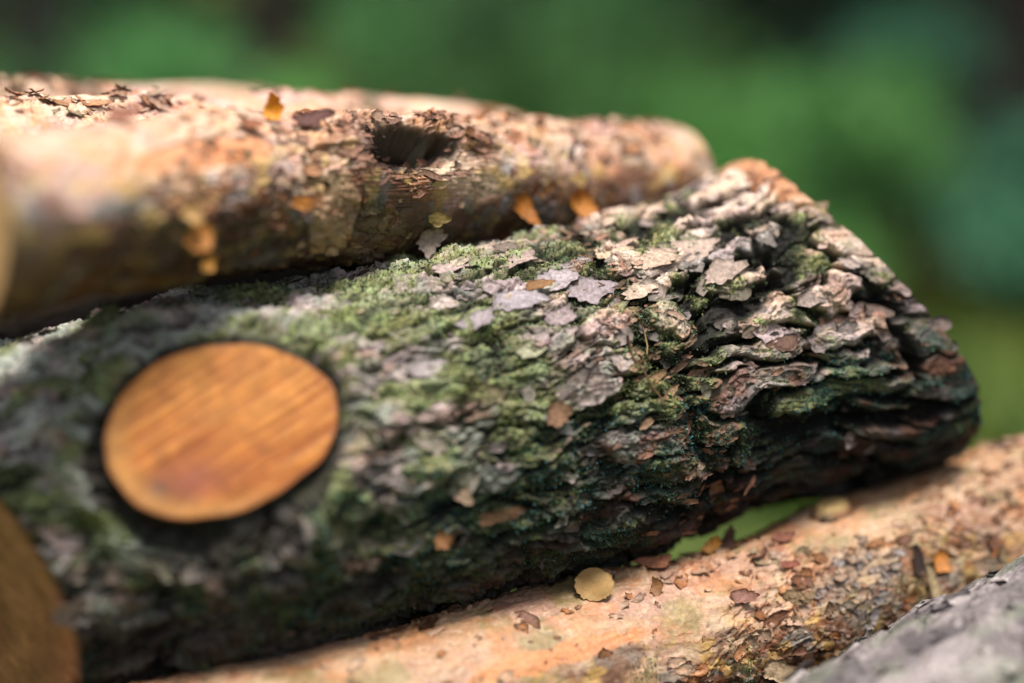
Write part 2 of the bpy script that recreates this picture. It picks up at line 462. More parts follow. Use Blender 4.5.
def moss_blades(lg, o, n, w, seed, lo=.0011, hi=.0030, lowt=(.75, .85, .9)):
    r = np.random.default_rng(seed); p = w.ravel() / w.sum(); idx = r.choice(len(p), n, p=p)
    i, j = np.unravel_index(idx, w.shape); P = lg.P[i, j]
    D = lg.nrm[i, j] * .7 + np.array([0, 0, .35]) + r.normal(size=(n, 3)) * .55; D /= np.linalg.norm(D, axis=1)[:, None]
    S = np.cross(D, r.normal(size=(n, 3))); S /= np.linalg.norm(S, axis=1)[:, None]
    ln = r.uniform(lo, hi, (n, 1)); wd = ln * r.uniform(.14, .3, (n, 1))
    bend = np.cross(S, D) * ln * r.uniform(-.4, .4, (n, 1))
    A = P - S * wd - lg.nrm[i, j] * .0003; B = P + S * wd - lg.nrm[i, j] * .0003; M1 = P + D * ln * .55 + S * wd * 1.2; M2 = P + D * ln * .55 - S * wd * 1.2; E = P + D * ln + bend
    Vv = np.stack([A, B, M1, M2, E], 1).reshape(-1, 3); b = np.arange(n)[:, None] * 5
    q = b + np.array([[0, 1, 2, 3]]); t = b + np.array([[3, 2, 4]])
    f = r.uniform(0, 1, (n, 1))
    patch = perlin(lg.U[i, j] * 45, lg.Vv[i, j] * 40, 40, seed + 3)[:, None]
    cc = np.array([.17, .20, .05]) * (1 - f) + np.array([.38, .42, .13]) * f
    cc = np.where(patch > -.1, cc * [.66, .85, 1.7], cc * [.9, .95, 1.1]) * r.uniform(.6, 1.3, (n, 1))
    low = (np.cos(lg.Vv[i, j] * 2 * PI - PI) < .25)[:, None]
    cc = np.where(low, cc * lowt, cc)
    c5 = np.repeat(cc[:, None], 5, 1) * np.array([.45, .45, .9, .9, 1.2])[None, :, None]
    return mesh_obj('moss', Vv, q, M_MOSS, o, c5.reshape(-1, 3), smooth=False, Ft=t, kind='stuff')


wm = (np.clip(mossm, 0, 1) ** 2 + .35 * teal) * nok * (1 - .95 * np.clip(furm * 1.3, 0, 1)) * (topness > -.7) + 1e-5
moss_blades(LM, log_main, 56000, wm, 8, .0008, .0021, (.5, .8, 1.35))


# ---- pale thin-barked logs -------------------------------------------------
def pale_bark(lg, seed, tone=1.0, flaky=.5, olive=.5):
    U, V = lg.U, lg.Vv; m = lg.circ
    def n(sz): return max(3, int(round(m / sz)))
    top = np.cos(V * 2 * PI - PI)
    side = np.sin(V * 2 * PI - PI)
    wu = U + .006 * fbm(U, V, 30, n(.033), 3, seed); wv = V + .02 * fbm(U, V, 30, n(.033), 3, seed + 3)
    t = fbm(wu, wv, 13, n(.045), 6, seed + 10, .55) * 3.8 + 3 + flaky
    tf = t - np.floor(t); st = np.floor(t) + ss(0, .07, tf)
    fl = ss(-.14, .3, fbm(U, V, 10, n(.08), 3, seed + 20) + .35 * ss(.7, -.2, top))     # where it is flaky
    g1, g2, r2, dx2, dy2 = worley(wu, wv, 75, n(.011), seed + 30)
    k1, k2, r3, dx3, dy3 = worley(wu, wv, 190, n(.0045), seed + 33)
    fine = fbm(U, V, 300, n(.0035), 4, seed + 40, .65); mid = fbm(U, V, 50, n(.02), 4, seed + 45)
    big = fbm(U, V, 8, n(.11), 2, seed + 50)
    h = .0018 * big + .0009 * mid + .00022 * fine
    h += .00115 * (st - 3) * (.35 + fl)
    h += fl * (.0012 * (r2 - .5) + .0022 * dx2 * (r2 - .3) - .0008 * (1 - ss(0, .15, g2 - g1)))
    h += fl * (.0006 * (r3 - .5) + .0008 * dx3)
    c = np.zeros(U.shape + (3,)) + np.array([.53, .32, .19])
    c = mixc(c, (.50, .30, .24), ss(-.2, .4, fbm(U, V, 14, n(.05), 3, seed + 60)) * .8)
    c = mixc(c, (.62, .43, .28), ss(0, .4, fbm(U, V, 22, n(.03), 4, seed + 65)) * .8)
    edge = ss(.22, .0, tf) * (.45 + .55 * fl)
    c = mixc(c, (.72, .56, .42), ss(.80, .98, tf) * .6)
    c = mixc(c, (.42, .16, .07), edge * .65)
    c = mixc(c, (.60, .22, .06), ss(.02, .26, fbm(U, V, 26, n(.03), 4, seed + 70)) * (.42 + .5 * ss(.6, -.1, top)))
    ol = ss(-.05, .35, fbm(U, V, 24, n(.04), 5, seed + 75, .6) + .25 * ss(.8, .1, top) * olive - .1) * olive
    c = mixc(c, (.30, .25, .11), ol * .85)
    dk = ss(-.08, .2, fbm(U, V, 16, n(.035), 4, seed + 80) + .30 * ss(.75, -.1, top) - .12)
    c = mixc(c, (.13, .06, .035), dk * .85 * ss(.97, .5, top))
    gr = ss(.15, .4, fbm(U, V, 40, n(.02), 4, seed + 85)) * ss(.9, .3, top)
    c = mixc(c, (.26, .26, .24), gr * .7)
    gr_ = fbm(wu, wv, 26, n(.0045), 4, seed + 88, .6)                       # lengthwise grain
    h += .00035 * gr_; c *= (1 + .22 * gr_)[..., None]
    sp1 = fbm(U, V, 70, n(.008), 4, seed + 90, .6); sp2 = fbm(U, V, 60, n(.012), 3, seed + 95)
    c = mixc(c, (.62, .40, .12), ss(.1, .4, sp2) * ss(1.0, .4, top) * .7)
    c = mixc(c, (.26, .09, .04), ss(.18, .36, sp1) * (.12 + .65 * fl))
    c = mixc(c, (.68, .50, .36), ss(.2, .45, -sp1) * .45 * ss(-.1, .5, top))
    c = mixc(c, (.20, .08, .04), ss(-.0002, -.0018, h - .0018 * big - .0009 * mid) * .5 * fl)
    c *= (1 + .22 * np.clip(r2 - .5, -.5, .5) * fl + .15 * fine)[..., None]
    c = c * (1.08 - .80 * ss(.55, -.45, top))[..., None] * tone * np.array([1, 1.03, 1.14])  # underside darkened in the bark colour, standing in for shade
    return h, c, fl, top


def pale_flake(r, n, base):
    g = r.uniform(0, 1, (n, 1))
    a = np.where(g < .3, [[.60, .40, .28]], np.where(g < .55, [[.50, .20, .07]], np.where(g < .8, [[.22, .10, .06]], [[.34, .26, .14]])))
    return (a * .75 + base * .3) * r.uniform(.6, 1.25, (n, 1))


# upper log with the knot hole
LA = Log([(-33, 226, .582, .0365), (0, 225, .60, .0365), (200, 196, .69, .0395), (420, 186, .80, .0385), (600, 183, .89, .0375), (670, 180, .925, .034)], 950, 560)
LA.slant(.002, .004)
h, c, fl, top = pale_bark(LA, 200, 1.16, .5, .55)
hi_, hj = LA.locate(409, 150)
a, b = LA.around(hi_, hj)
hn = fbm(LA.U, LA.Vv, 60, 14, 3, 290)
e = np.hypot(a / .036, b / .0135) + .28 * hn
h += -.024 * ss(1.0, .45, e)
h += .0040 * np.exp(-((e - 1.4) / .42) ** 2) * (1 + .4 * np.sign(-b)) + .006 * np.exp(-((a + .03) / .03) ** 2 - (b / .02) ** 2)
fibre = perlin(LA.U * 60 + 3 * LA.Vv, LA.Vv * 300, 300, 291)
h += .0012 * fibre * np.exp(-((e - 1.3) / .8) ** 2)
c = mixc(c, (.012, .009, .007), ss(1.12, .85, e) * .97)  # hole interior coloured near black, standing in for its shade
c = mixc(c, (.10, .16, .13), ss(.2, .4, hn) * ss(1, .6, e) * .35)
c = mixc(c, (.36, .14, .08), np.exp(-((e - 1.5) / .35) ** 2) * ss(-.2, .5, fibre) * .8)
c = mixc(c, (.80, .62, .44), np.exp(-((a - .022) / .014) ** 2 - ((b - .012) / .008) ** 2) * .8)
# bare strip of orange inner bark and scaly dark patch
i0, j0 = LA.locate(205, 152); a2, b2 = LA.around(i0, j0)
e2 = np.hypot(a2 / .045, b2 / .008) + .4 * fbm(LA.U, LA.Vv, 60, 14, 3, 295)
c = mixc(c, (.72, .30, .13), ss(1.1, .8, e2) * .85); h += -.0014 * ss(1.1, .9, e2)
i0, j0 = LA.locate(330, 215); a2, b2 = LA.around(i0, j0)
e2 = np.hypot(a2 / .015, b2 / .022) + .3 * fbm(LA.U, LA.Vv, 60, 14, 3, 297)
c = mixc(c, (.40, .25, .14), ss(1.1, .85, e2) * .9); h += .0016 * ss(1.1, .95, e2)
for (px, py, su, sv) in ((560, 165, .004, .03), (648, 170, .005, .03), (590, 180, .003, .02)):    # shallow branch-whorl swellings
    i0, j0 = LA.locate(px, py); a2, b2 = LA.around(i0, j0)
    g = np.exp(-(a2 / .010) ** 2) ; h += .0022 * g - .003 * np.exp(-(a2 / su) ** 2)
    c = mixc(c, (.35, .19, .09), np.exp(-(a2 / su) ** 2) * .5)
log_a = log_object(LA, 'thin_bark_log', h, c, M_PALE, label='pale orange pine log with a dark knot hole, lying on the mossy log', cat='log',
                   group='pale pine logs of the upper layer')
saw_face(LA, log_a, 0, (.82, .48, .21), (.60, .31, .13), 13)
saw_face(LA, log_a, 1, (.62, .42, .24), (.42, .24, .12), 14)
wA = (fl * ss(-.9, .3, top) + .06) * (e > 1.05)
scatter_flakes(LA, log_a, 1500, wA, .0009, .0042, pale_flake, 21, curl=(-.1, .7), lift=(0, .55), thick=.00025, mat=M_PAPER)
scatter_flakes(LA, log_a, 150, (e < 1.5) * 1.0 * (e > .9) + .5 * (e < .9), .0007, .0026, lambda r, n, b: np.array([.15, .075, .05]) * r.uniform(.2, 2.2, (n, 1)) + .15 * b, 22,
               curl=(-.2, .6), lift=(.1, 1.2), asp=(2, 5), name='torn_fibres', thick=.0003)
wm = ss(.1, .5, fbm(LA.U, LA.Vv, 30, 9, 4, 298)) * ss(.45, .1, top) * ss(-.8, -.2, top) + 1e-5
moss_blades(LA, log_a, 4000, wm, 23, .0006, .0014, lowt=(.9, .75, .7))

# two more pale logs behind it
LB = Log([(-110, 194, .66, .038), (0, 179, .73, .039), (250, 163, .86, .040), (420, 157, .95, .0385), (500, 158, .995, .033)], 520, 300)
h, c, fl, top = pale_bark(LB, 400, 1.2, .3, .3)
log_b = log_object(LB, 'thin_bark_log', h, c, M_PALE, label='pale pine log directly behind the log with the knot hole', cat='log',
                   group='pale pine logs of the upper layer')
saw_face(LB, log_b, 0, (.70, .42, .20), (.50, .27, .12), 15); saw_face(LB, log_b, 1, (.62, .42, .24), (.42, .24, .12), 16)
scatter_flakes(LB, log_b, 500, fl * ss(-.5, .3, top) + .05, .0014, .006, pale_flake, 24, curl=(0, .9), lift=(0, .9), thick=.0003, mat=M_PAPER)

LC = Log([(-160, 164, .78, .039), (0, 150, .87, .039), (200, 144, .99, .039), (262, 143, 1.03, .036)], 420, 300)
h, c, fl, top = pale_bark(LC, 500, 1.1, .7, .35)
log_c = log_object(LC, 'thin_bark_log', h, c, M_PALE, label='farthest pale pine log, short and blurred, its far end nearest the leaf', cat='log',
                   group='pale pine logs of the upper layer')
saw_face(LC, log_c, 0, (.70, .42, .20), (.50, .27, .12), 17); saw_face(LC, log_c, 1, (.62, .42, .24), (.42, .24, .12), 18)
scatter_flakes(LC, log_c, 600, fl * ss(-.5, .3, top) + .05, .0016, .007, pale_flake, 25, curl=(0, .9), lift=(0, 1.), thick=.0003, mat=M_PAPER)

# added support log under the pale ones, its bark darkened to read as shade
LG = Log([(-160, 392, .80, .062), (0, 372, .865, .062), (250, 335, .97, .062), (470, 330, 1.06, .060)], 300, 240)
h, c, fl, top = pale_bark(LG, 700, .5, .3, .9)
log_g = log_object(LG, 'darkened_log', h * 1.5, c * .07, M_ROUGH, label='added support log, bark darkened to read as shade, in the gap between the mossy log and the pale logs', cat='log')
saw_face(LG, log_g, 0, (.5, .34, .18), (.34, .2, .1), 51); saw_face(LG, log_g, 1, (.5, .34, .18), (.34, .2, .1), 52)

# lower pale log in front
LD = Log([(60, 815, .655, .050), (300, 752, .70, .050), (500, 700, .745, .050), (620, 664, .77, .050), (715, 642, .79, .0455), (850, 584, .83, .0495), (1010, 533, .875, .049), (1180, 468, .93, .047)], 1050, 620)
h, c, fl, top = pale_bark(LD, 600, .76, .4, .9)
c = c * np.array([1.04, .96, .80])
i0, j0 = LD.locate(832, 513); a, b = LD.around(i0, j0); kn2 = np.hypot(a / .0105, b / .008)
h += .0035 * ss(1.25, .8, kn2) - .0015 * np.exp(-((kn2 - 1.25) / .2) ** 2)
c = mixc(c, (.62, .42, .17), ss(1.1, .9, kn2) * .95); c = mixc(c, (.12, .06, .03), np.exp(-((kn2 - 1.22) / .12) ** 2) * .8)
c = mixc(c, (.45, .28, .10), (.5 + .5 * np.sin(kn2 * 22)) * ss(1, .8, kn2) * .35)
h += .004 * np.exp(-(a / .02) ** 2 - (b / .03) ** 2)
i0, j0 = LD.locate(975, 448); a, b = LD.around(i0, j0); h += .006 * np.exp(-(a / .025) ** 2)
i0, j0 = LD.locate(1003, 456); a, b = LD.around(i0, j0); c = mixc(c, (.03, .02, .02), np.exp(-(np.hypot(a / .010, b / .005)) ** 4) * .9)
i0, j0 = LD.locate(560, 655); a, b = LD.around(i0, j0)
e2 = np.hypot(a / .05, b / .006) + .5 * fbm(LD.U, LD.Vv, 60, 18, 3, 697); c = mixc(c, (.62, .24, .09), ss(1.1, .8, e2) * .8)
i0, j0 = LD.locate(860, 585); a, b = LD.around(i0, j0)
e3 = np.hypot(a / .030, b / .020) + .5 * fbm(LD.U, LD.Vv, 70, 20, 3, 698); gl = ss(1.1, .7, e3)
c = mixc(c, (.30, .28, .22), gl * .4)
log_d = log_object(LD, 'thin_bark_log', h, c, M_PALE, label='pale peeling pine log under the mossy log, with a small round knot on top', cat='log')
saw_face(LD, log_d, 0, (.70, .42, .20), (.50, .27, .12), 19); saw_face(LD, log_d, 1, (.62, .42, .24), (.42, .24, .12), 20)
scatter_flakes(LD, log_d, 2100, (fl + gl + .22) * ss(-.8, .4, top), .0009, .0045, pale_flake, 26, curl=(-.1, .8), lift=(0, .6), thick=.00025, mat=M_PAPER)
scatter_flakes(LD, log_d, 70, gl * gl + 1e-6, .0012, .0034, lambda r, n, b: np.array([.16, .15, .16]) * r.uniform(.3, 1.5, (n, 1)) + .4 * b, 27, curl=(0, .9), lift=(.1, .9),
               thick=.0004, name='grey_bark_flakes')
wm = ss(.15, .5, fbm(LD.U, LD.Vv, 30, 9, 4, 699)) * ss(.8, .3, top) * ss(-.6, 0, top) + 1e-5
moss_blades(LD, log_d, 7000, wm, 28, .0007, .0016)

# grey log, lower right corner
LE = Log([(700, 925, .625, .066), (820, 842, .66, .066), (1024, 708, .715, .066), (1250, 590, .79, .065)], 460, 420)
U, V = LE.U, LE.Vv
g1, g2, r2, dx2, dy2 = worley(U + .006 * fbm(U, V, 30, 12, 3, 801), V + .02 * fbm(U, V, 20, 9, 3, 803), 34, 30, 810)
h = .0025 * fbm(U, V, 12, 8, 3, 820) + .003 * (r2 - .5) + .004 * dx2 - .002 * (1 - ss(0, .2, g2 - g1)) + .0007 * fbm(U, V, 120, 90, 3, 822)
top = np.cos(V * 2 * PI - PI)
c = np.zeros(U.shape + (3,)) + np.array([.25, .215, .21]); c = c * (.6 + .7 * r2[..., None])
c = mixc(c, (.42, .36, .35), ss(0, .4, fbm(U, V, 30, 22, 3, 830)) * .7)
c = mixc(c, (.10, .085, .09), ss(.12, .35, fbm(U, V, 34, 16, 3, 835)) * .8)
c = mixc(c, (.22, .26, .17), ss(.05, .4, fbm(U, V, 22, 16, 3, 838)) * .4)
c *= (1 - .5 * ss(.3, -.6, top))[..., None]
log_e = log_object(LE, 'grey_bark_log', h, c, M_ROUGH, label='grey scaly-barked log, blurred in the lower right corner', cat='log')
saw_face(LE, log_e, 0, (.5, .34, .18), (.34, .2, .1), 41); saw_face(LE, log_e, 1, (.5, .34, .18), (.34, .2, .1), 42)
scatter_flakes(LE, log_e, 400, ss(-.4, .4, top) + .02, .003, .009, lambda r, n, b: b * r.uniform(.5, 1.5, (n, 1)), 43, curl=(-.1, .4), lift=(0, .5), thick=.001)


# ------------------------------------------------------------------ single flakes and loose bits
def one_flake(name, P, Nn, T, size, asp, colr, curl, lift, seed, parent=None, thick=.0004, g=9, jag=.11, mat=None, disc=False, **k):
    P = np.asarray(P, float)
    V, Fc, c = flake_cloud(P[None], np.asarray(Nn, float)[None], np.asarray(T, float)[None], np.array([size]), np.array([asp]),
                           np.array([colr], float), np.array([curl]), np.array([lift]), seed, thick, g, jag, disc)
    if parent is None:
        o = mesh_obj(name, V - P, Fc, mat or M_PAPER, None, c, **k); o.location = P
        return o
    return mesh_obj(name, V, Fc, mat or M_PAPER, parent, c, **k)


def spot(lg, px, py, off=0.0):
    i, j = lg.locate(px, py, lg.h)
    return lg.P[i, j] + lg.dir[j] * off, lg.dir[j]


VIEW = -FWD
# attached peels: parts of their logs
def peel(lg, o, px, py, size, asp, colr, curl, lift, seed, out=.5, T=None, off=.0015, **k):
    P, N0 = spot(lg, px, py, off)
    Nn = N0 * (1 - out) + VIEW * out; Nn /= np.linalg.norm(Nn)
    one_flake('bark_peel', P, Nn, T if T is not None else lg.T, size, asp, colr, curl, lift, seed, o, **k)


DN = np.array([.1, 0, -1.])
peel(LA, log_a, 426, 236, .0088, .95, (.46, .36, .30), .5, .2, 1, .6, DN, off=.004, jag=.18, label='grey-pink bark scrap hanging off the log')
peel(LA, log_a, 436, 216, .0055, 1.3, (.38, .27, .09), .8, .6, 2, .5, off=.002)
peel(LA, log_a, 578, 203, .0085, 1.5, (.62, .24, .04), 1.7, .8, 3, .6, DN, off=.003, label='bright orange curled bark peel')
peel(LA, log_a, 521, 207, .0060, 1.9, (.50, .18, .03), 1.7, .8, 4, .6, np.array([.5, 0, -1.]), off=.002)
peel(LA, log_a, 196, 232, .0070, 1.5, (.62, .25, .05), 1.5, .8, 5, .6, DN, off=.003)
peel(LA, log_a, 206, 258, .0045, 1.2, (.80, .38, .08), .8, .7, 6, .6, DN, off=.003)
peel(LA, log_a, 186, 212, .0050, 1.2, (.52, .30, .10), 1.3, .7, 7, .6, DN, off=.003)
peel(LA, log_a, 298, 202, .0050, 1.6, (.66, .26, .06), .8, .7, 8, .6, off=.002)
peel(LD, log_d, 938, 562, .0068, 1.4, (.62, .24, .05), .7, .5, 9, .6, DN, off=.002)
peel(LD, log_d, 928, 583, .0032, 4.2, (.55, .42, .24), .8, .4, 10, .6, DN, off=.005)
peel(LD, log_d, 914, 562, .0030, 4.0, (.05, .03, .025), .5, .2, 11, .6, DN, off=.004)
peel(LD, log_d, 775, 668, .0080, 1.6, (.66, .48, .30), .8, .8, 12, .5, off=.002)
peel(LD, log_d, 740, 600, .0045, 2.0, (.36, .17, .12), 1.0, .6, 13, .4, off=.002)
peel(LM, log_main, 556, 412, .0065, 1.3, (.26, .14, .08), .1, .1, 14, .2, off=.003, mat=M_FLAKE, thick=.001)
peel(LM, log_main, 440, 537, .0050, .9, (.55, .26, .12), .3, .3, 15, .4, off=.004, mat=M_FLAKE)
peel(LM, log_main, 461, 492, .0052, 1., (.55, .38, .27), .3, .3, 16, .4, off=.004, mat=M_FLAKE)
peel(LM, log_main, 500, 512, .0055, 2.4, (.2, .11, .06), .2, .2, 17, .3, off=.003, mat=M_FLAKE)
peel(LM, log_main, 712, 488, .0045, 2.6, (.22, .11, .06), .2, .2, 18, .3, DN, off=.003, mat=M_FLAKE)
for q, (px, py, s_, cc) in enumerate([(655, 262, .010, (.58, .42, .31)), (690, 250, .012, (.50, .37, .30)), (640, 291, .008, (.60, .45, .34)), (590, 290, .012, (.36, .29, .30)),
                                      (515, 300, .011, (.40, .34, .36)), (560, 318, .010, (.34, .26, .26)), (480, 320, .008, (.36, .30, .31)), (520, 262, .010, (.42, .31, .27)),
                                      (610, 255, .009, (.60, .44, .30)), (455, 270, .009, (.44, .33, .30)), (760, 232, .008, (.48, .36, .28)),
                                      (830, 322, .008, (.24, .13, .09)), (780, 345, .007, (.20, .11, .08)),
                                      (720, 275, .011, (.44, .33, .27)), (556, 282, .009, (.42, .35, .36)), (600, 312, .008, (.30, .24, .24)), (700, 370, .008, (.34, .17, .11))]):
    peel(LM, log_main, px, py, s_ * .72, 1.9, cc, random.uniform(-.1, .15), random.uniform(.0, .12), 60 + q, .1, LM.T + np.array([0, 0, random.uniform(-.2, .35)]), off=.0018, mat=M_FLAKE,
         thick=.0014, g=11, jag=.15)


# loose things lying on the logs
def loose(name, lg, px, py, size, asp, colr, curl, lift, seed, out, T, off, label, cat, group=None, **k):
    P, N0 = spot(lg, px, py, off)
    Nn = N0 * (1 - out) + VIEW * out; Nn /= np.linalg.norm(Nn)
    return one_flake(name, P, Nn, T, size, asp, colr, curl, lift, seed, None, label=label, cat=cat, group=group, **k)


loose('dry_leaf', LA, 271, 120, .0062, 1.15, (.90, .36, .02), 1.2, .4, 101, .85, np.array([.3, 0, 1.]), .006,
      'small bright orange leaf standing up on the pale log', 'leaf')
loose('bark_chip', LA, 305, 124, .0048, 2.4, (.14, .06, .05), 1.3, .3, 102, .4, np.array([1, 0, .35]), .003,
      'dark brown curled bark chip beside the bright orange leaf', 'bark chip', mat=M_FLAKE, thick=.001)
loose('bark_chip', LA, 250, 128, .0035, 2.0, (.30, .11, .05), .8, .5, 103, .3, np.array([1, 0, .1]), .002,
      'small reddish bark chip just left of the orange leaf', 'bark chip', mat=M_FLAKE)
loose('dry_leaf', LC, 147, 105, .0060, 1.3, (.85, .36, .04), .6, .5, 104, .5, np.array([1, 0, .2]), .003,
      'blurred orange leaf lying on the logs left of the bright standing leaf', 'leaf')
loose('bark_chip', LA, 122, 124, .0058, 1.6, (.34, .14, .09), .9, .7, 105, .5, np.array([1, 0, .3]), .003,
      'blurred reddish-brown bark chip near the left end of the holed log', 'bark chip', mat=M_FLAKE)
loose('bark_chip', LB, 460, 99, .0050, 1.0, (.13, .08, .03), .5, .5, 106, .5, np.array([1, 0, .5]), .002,
      'small dark bark scrap on the back log near its right end', 'bark chip', mat=M_FLAKE)
loose('bark_chip', LD, 657, 567, .0055, 2.4, (.42, .17, .09), .5, .3, 107, .3, np.array([1, .2, -.05]), .003,
      'reddish bark sliver on the lower pale log left of the green gap', 'bark chip', mat=M_FLAKE)
loose('bark_chip', LD, 712, 553, .0042, 1.5, (.50, .22, .04), 1.1, .6, 108, .6, np.array([.5, 0, .8]), .004,
      'upright orange-brown curled bark chip in front of the green gap', 'bark chip')
loose('bark_chip', LD, 728, 549, .0045, 2.2, (.10, .05, .03), .7, .6, 109, .6, np.array([.2, 0, 1.]), .003,
      'dark pointed bark chip just right of the upright orange-brown one', 'bark chip', mat=M_FLAKE)
loose('bark_chip', LD, 656, 590, .0048, 1.3, (.36, .17, .07), 1., .6, 110, .6, np.array([.1, 0, 1.]), .002,
      'brownish-yellow bark chip leaning right of the round pale disc', 'bark chip')
loose('bark_chip', LD, 783, 540, .0042, 2.2, (.22, .08, .05), .6, .5, 111, .3, np.array([1, .3, -.1]), .0015,
      'small dark red bark chip on the lower log, right of the green gap', 'bark chip', mat=M_FLAKE)
loose('bark_chip', LD, 790, 566, .0030, 1.9, (.25, .08, .05), .9, .5, 112, .3, np.array([1, .3, -.3]), .0015,
      'small crimson-brown bark chip below the dark red one on the lower log', 'bark chip', mat=M_FLAKE)
loose('wood_disc', LD, 594, 594, .0088, 1.15, (.42, .25, .09), .15, .1, 113, .65, np.array([1, 0, .1]), .006,
      'round pale yellow wood disc sitting on the lower pale log', 'wood disc', jag=.05, thick=.003, mat=M_WOOD, disc=True, g=19)
loose('bark_chip', LM, 540, 292, .0040, 2.6, (.34, .16, .05), .4, .2, 114, .1, np.array([1, .4, 0]), .006,
      'thin orange-brown bark sliver on top of the mossy log', 'bark chip')


def tube(name, pts, r0, r1, colr, mat, parent=None, n=7, **k):
    pts = np.array(pts, float); t = np.gradient(pts, axis=0); t /= np.linalg.norm(t, axis=1)[:, None]
    a = np.cross(t, [.3, .9, .2]); a /= np.linalg.norm(a, axis=1)[:, None]; b = np.cross(t, a)
    th = np.arange(n) / n * 2 * PI; rr = np.linspace(r0, r1, len(pts))
    V = pts[:, None] + rr[:, None, None] * (np.cos(th)[None, :, None] * a[:, None] + np.sin(th)[None, :, None] * b[:, None])
    f = grid_faces(len(pts), n, True)[:, ::-1]
    V = V.reshape(-1, 3)
    V = np.concatenate([V, pts[:1], pts[-1:]]); nn = len(V)
    base = (len(pts) - 1) * n
    tri = [[nn - 2, i, (i + 1) % n] for i in range(n)] + [[nn - 1, base + (i + 1) % n, base + i] for i in range(n)]
    loc = np.zeros(3) if parent is not None else pts[0]
    o = mesh_obj(name, V - loc, f, mat, parent, np.tile(colr, (nn, 1)), Ft=tri, **k)
    if parent is None: o.location = loc
    return o


tw = [spot(LM, x, y, .0035)[0] for x, y in ((626, 338), (630, 358), (641, 372), (650, 388), (660, 400))]
tube('twig', tw, .0007, .0004, (.13, .07, .04), M_TRUNK, label='thin brown twig lying in the bark by the torn scar', cat='twig')
tw = [spot(LM, x, y, .004)[0] for x, y in ((637, 322), (642, 334), (645, 348), (644, 356))]
tube('pine_needle', tw, .0005, .0003, (.30, .20, .09), M_TRUNK, label='short dry pine needle just above the thin brown twig', cat='pine needle')


# ------------------------------------------------------------------ ground
def ground_z(x, y):
    r = np.asarray(y, float)
    drop = .95 * ss(1.0, 2.6, r) + .10 * ss(-1.0, -4, r)
    z = -drop + .05 * np.sin(x * 1.7 + 1) * np.cos(y * 1.3) * ss(1.2, 3, abs(r)) + .02 * np.sin(x * 5.1) * np.sin(y * 4.3) * ss(1.2, 3, abs(r))
    return z + .012 * r.clip(3, 400) - .036


def spaced(a, b, n, p):
    t = np.linspace(-1, 1, n); return (a + b) / 2 + np.sign(t) * abs(t) ** p * (b - a) / 2


gx = spaced(-150, 150, 260, 2.6); gy = spaced(-150, 156, 260, 2.6)
GX, GY = np.meshgrid(gx, gy, indexing='ij'); GZ = ground_z(GX, GY)
gn = fbm(GX, (GY + 200) / 400, .35, 140, 4, 900); gn2 = fbm(GX, (GY + 200) / 400, 1.5, 600, 3, 910)
gc = np.zeros(GX.shape + (3,)) + np.array([.055, .085, .022])
gc = mixc(gc, (.11, .14, .035), ss(-.1, .4, gn)); gc = mixc(gc, (.045, .03, .018), ss(.2, .5, gn2))
mg = attr_mat('forest_floor', .95, .6, 30, .4, 9, .1)
mesh_obj('ground', np.stack([GX, GY, GZ], -1), grid_faces(260, 260, False), mg, None, gc.reshape(-1, 3), kind='structure')


def leaf_cloud(P, D, ln, wd, colr, r):
    n = len(P); S = np.cross(D, r.normal(size=(n, 3))); S /= np.linalg.norm(S, axis=1)[:, None]
    A = P; B = P + D * ln * .5 + S * wd; C_ = P + D * ln; E = P + D * ln * .5 - S * wd
    V = np.stack([A, B, C_, E], 1).reshape(-1, 3)
    f = np.arange(n * 4).reshape(-1, 4)
    return V, f, np.repeat(colr, 4, 0)


def unit(a): return a / np.linalg.norm(a, axis=-1)[..., None]


# grass and low herbs
r = np.random.default_rng(55); n = 60000
yy = 1.15 + 9.5 * r.uniform(0, 1, n) ** 1.3; xx = r.uniform(-1, 1, n) * (1.2 + yy * .62)
gp = np.stack([xx, yy, ground_z(xx, yy)], -1)
pn = perlin(xx * .8 + 40, yy * .8 + 40, 4096, 77)[:, None]
gcv = np.where(pn > .05, [[.24, .30, .07]], [[.13, .22, .05]]) * r.uniform(.6, 1.3, (n, 1))
gcv = gcv * (1 + .5 * ss(.5, 2.5, xx))[:, None]
V_, f_, c_ = leaf_cloud(gp, unit(r.normal(size=(n, 3)) * .35 + [0, 0, 1.]), r.uniform(.05, .17, (n, 1)), r.uniform(.003, .009, (n, 1)), gcv, r)
mesh_obj('grass', V_, f_, M_LEAF, None, c_, smooth=False, label='blurred green grass and low herbs on the slope behind the logs', cat='grass', kind='stuff')


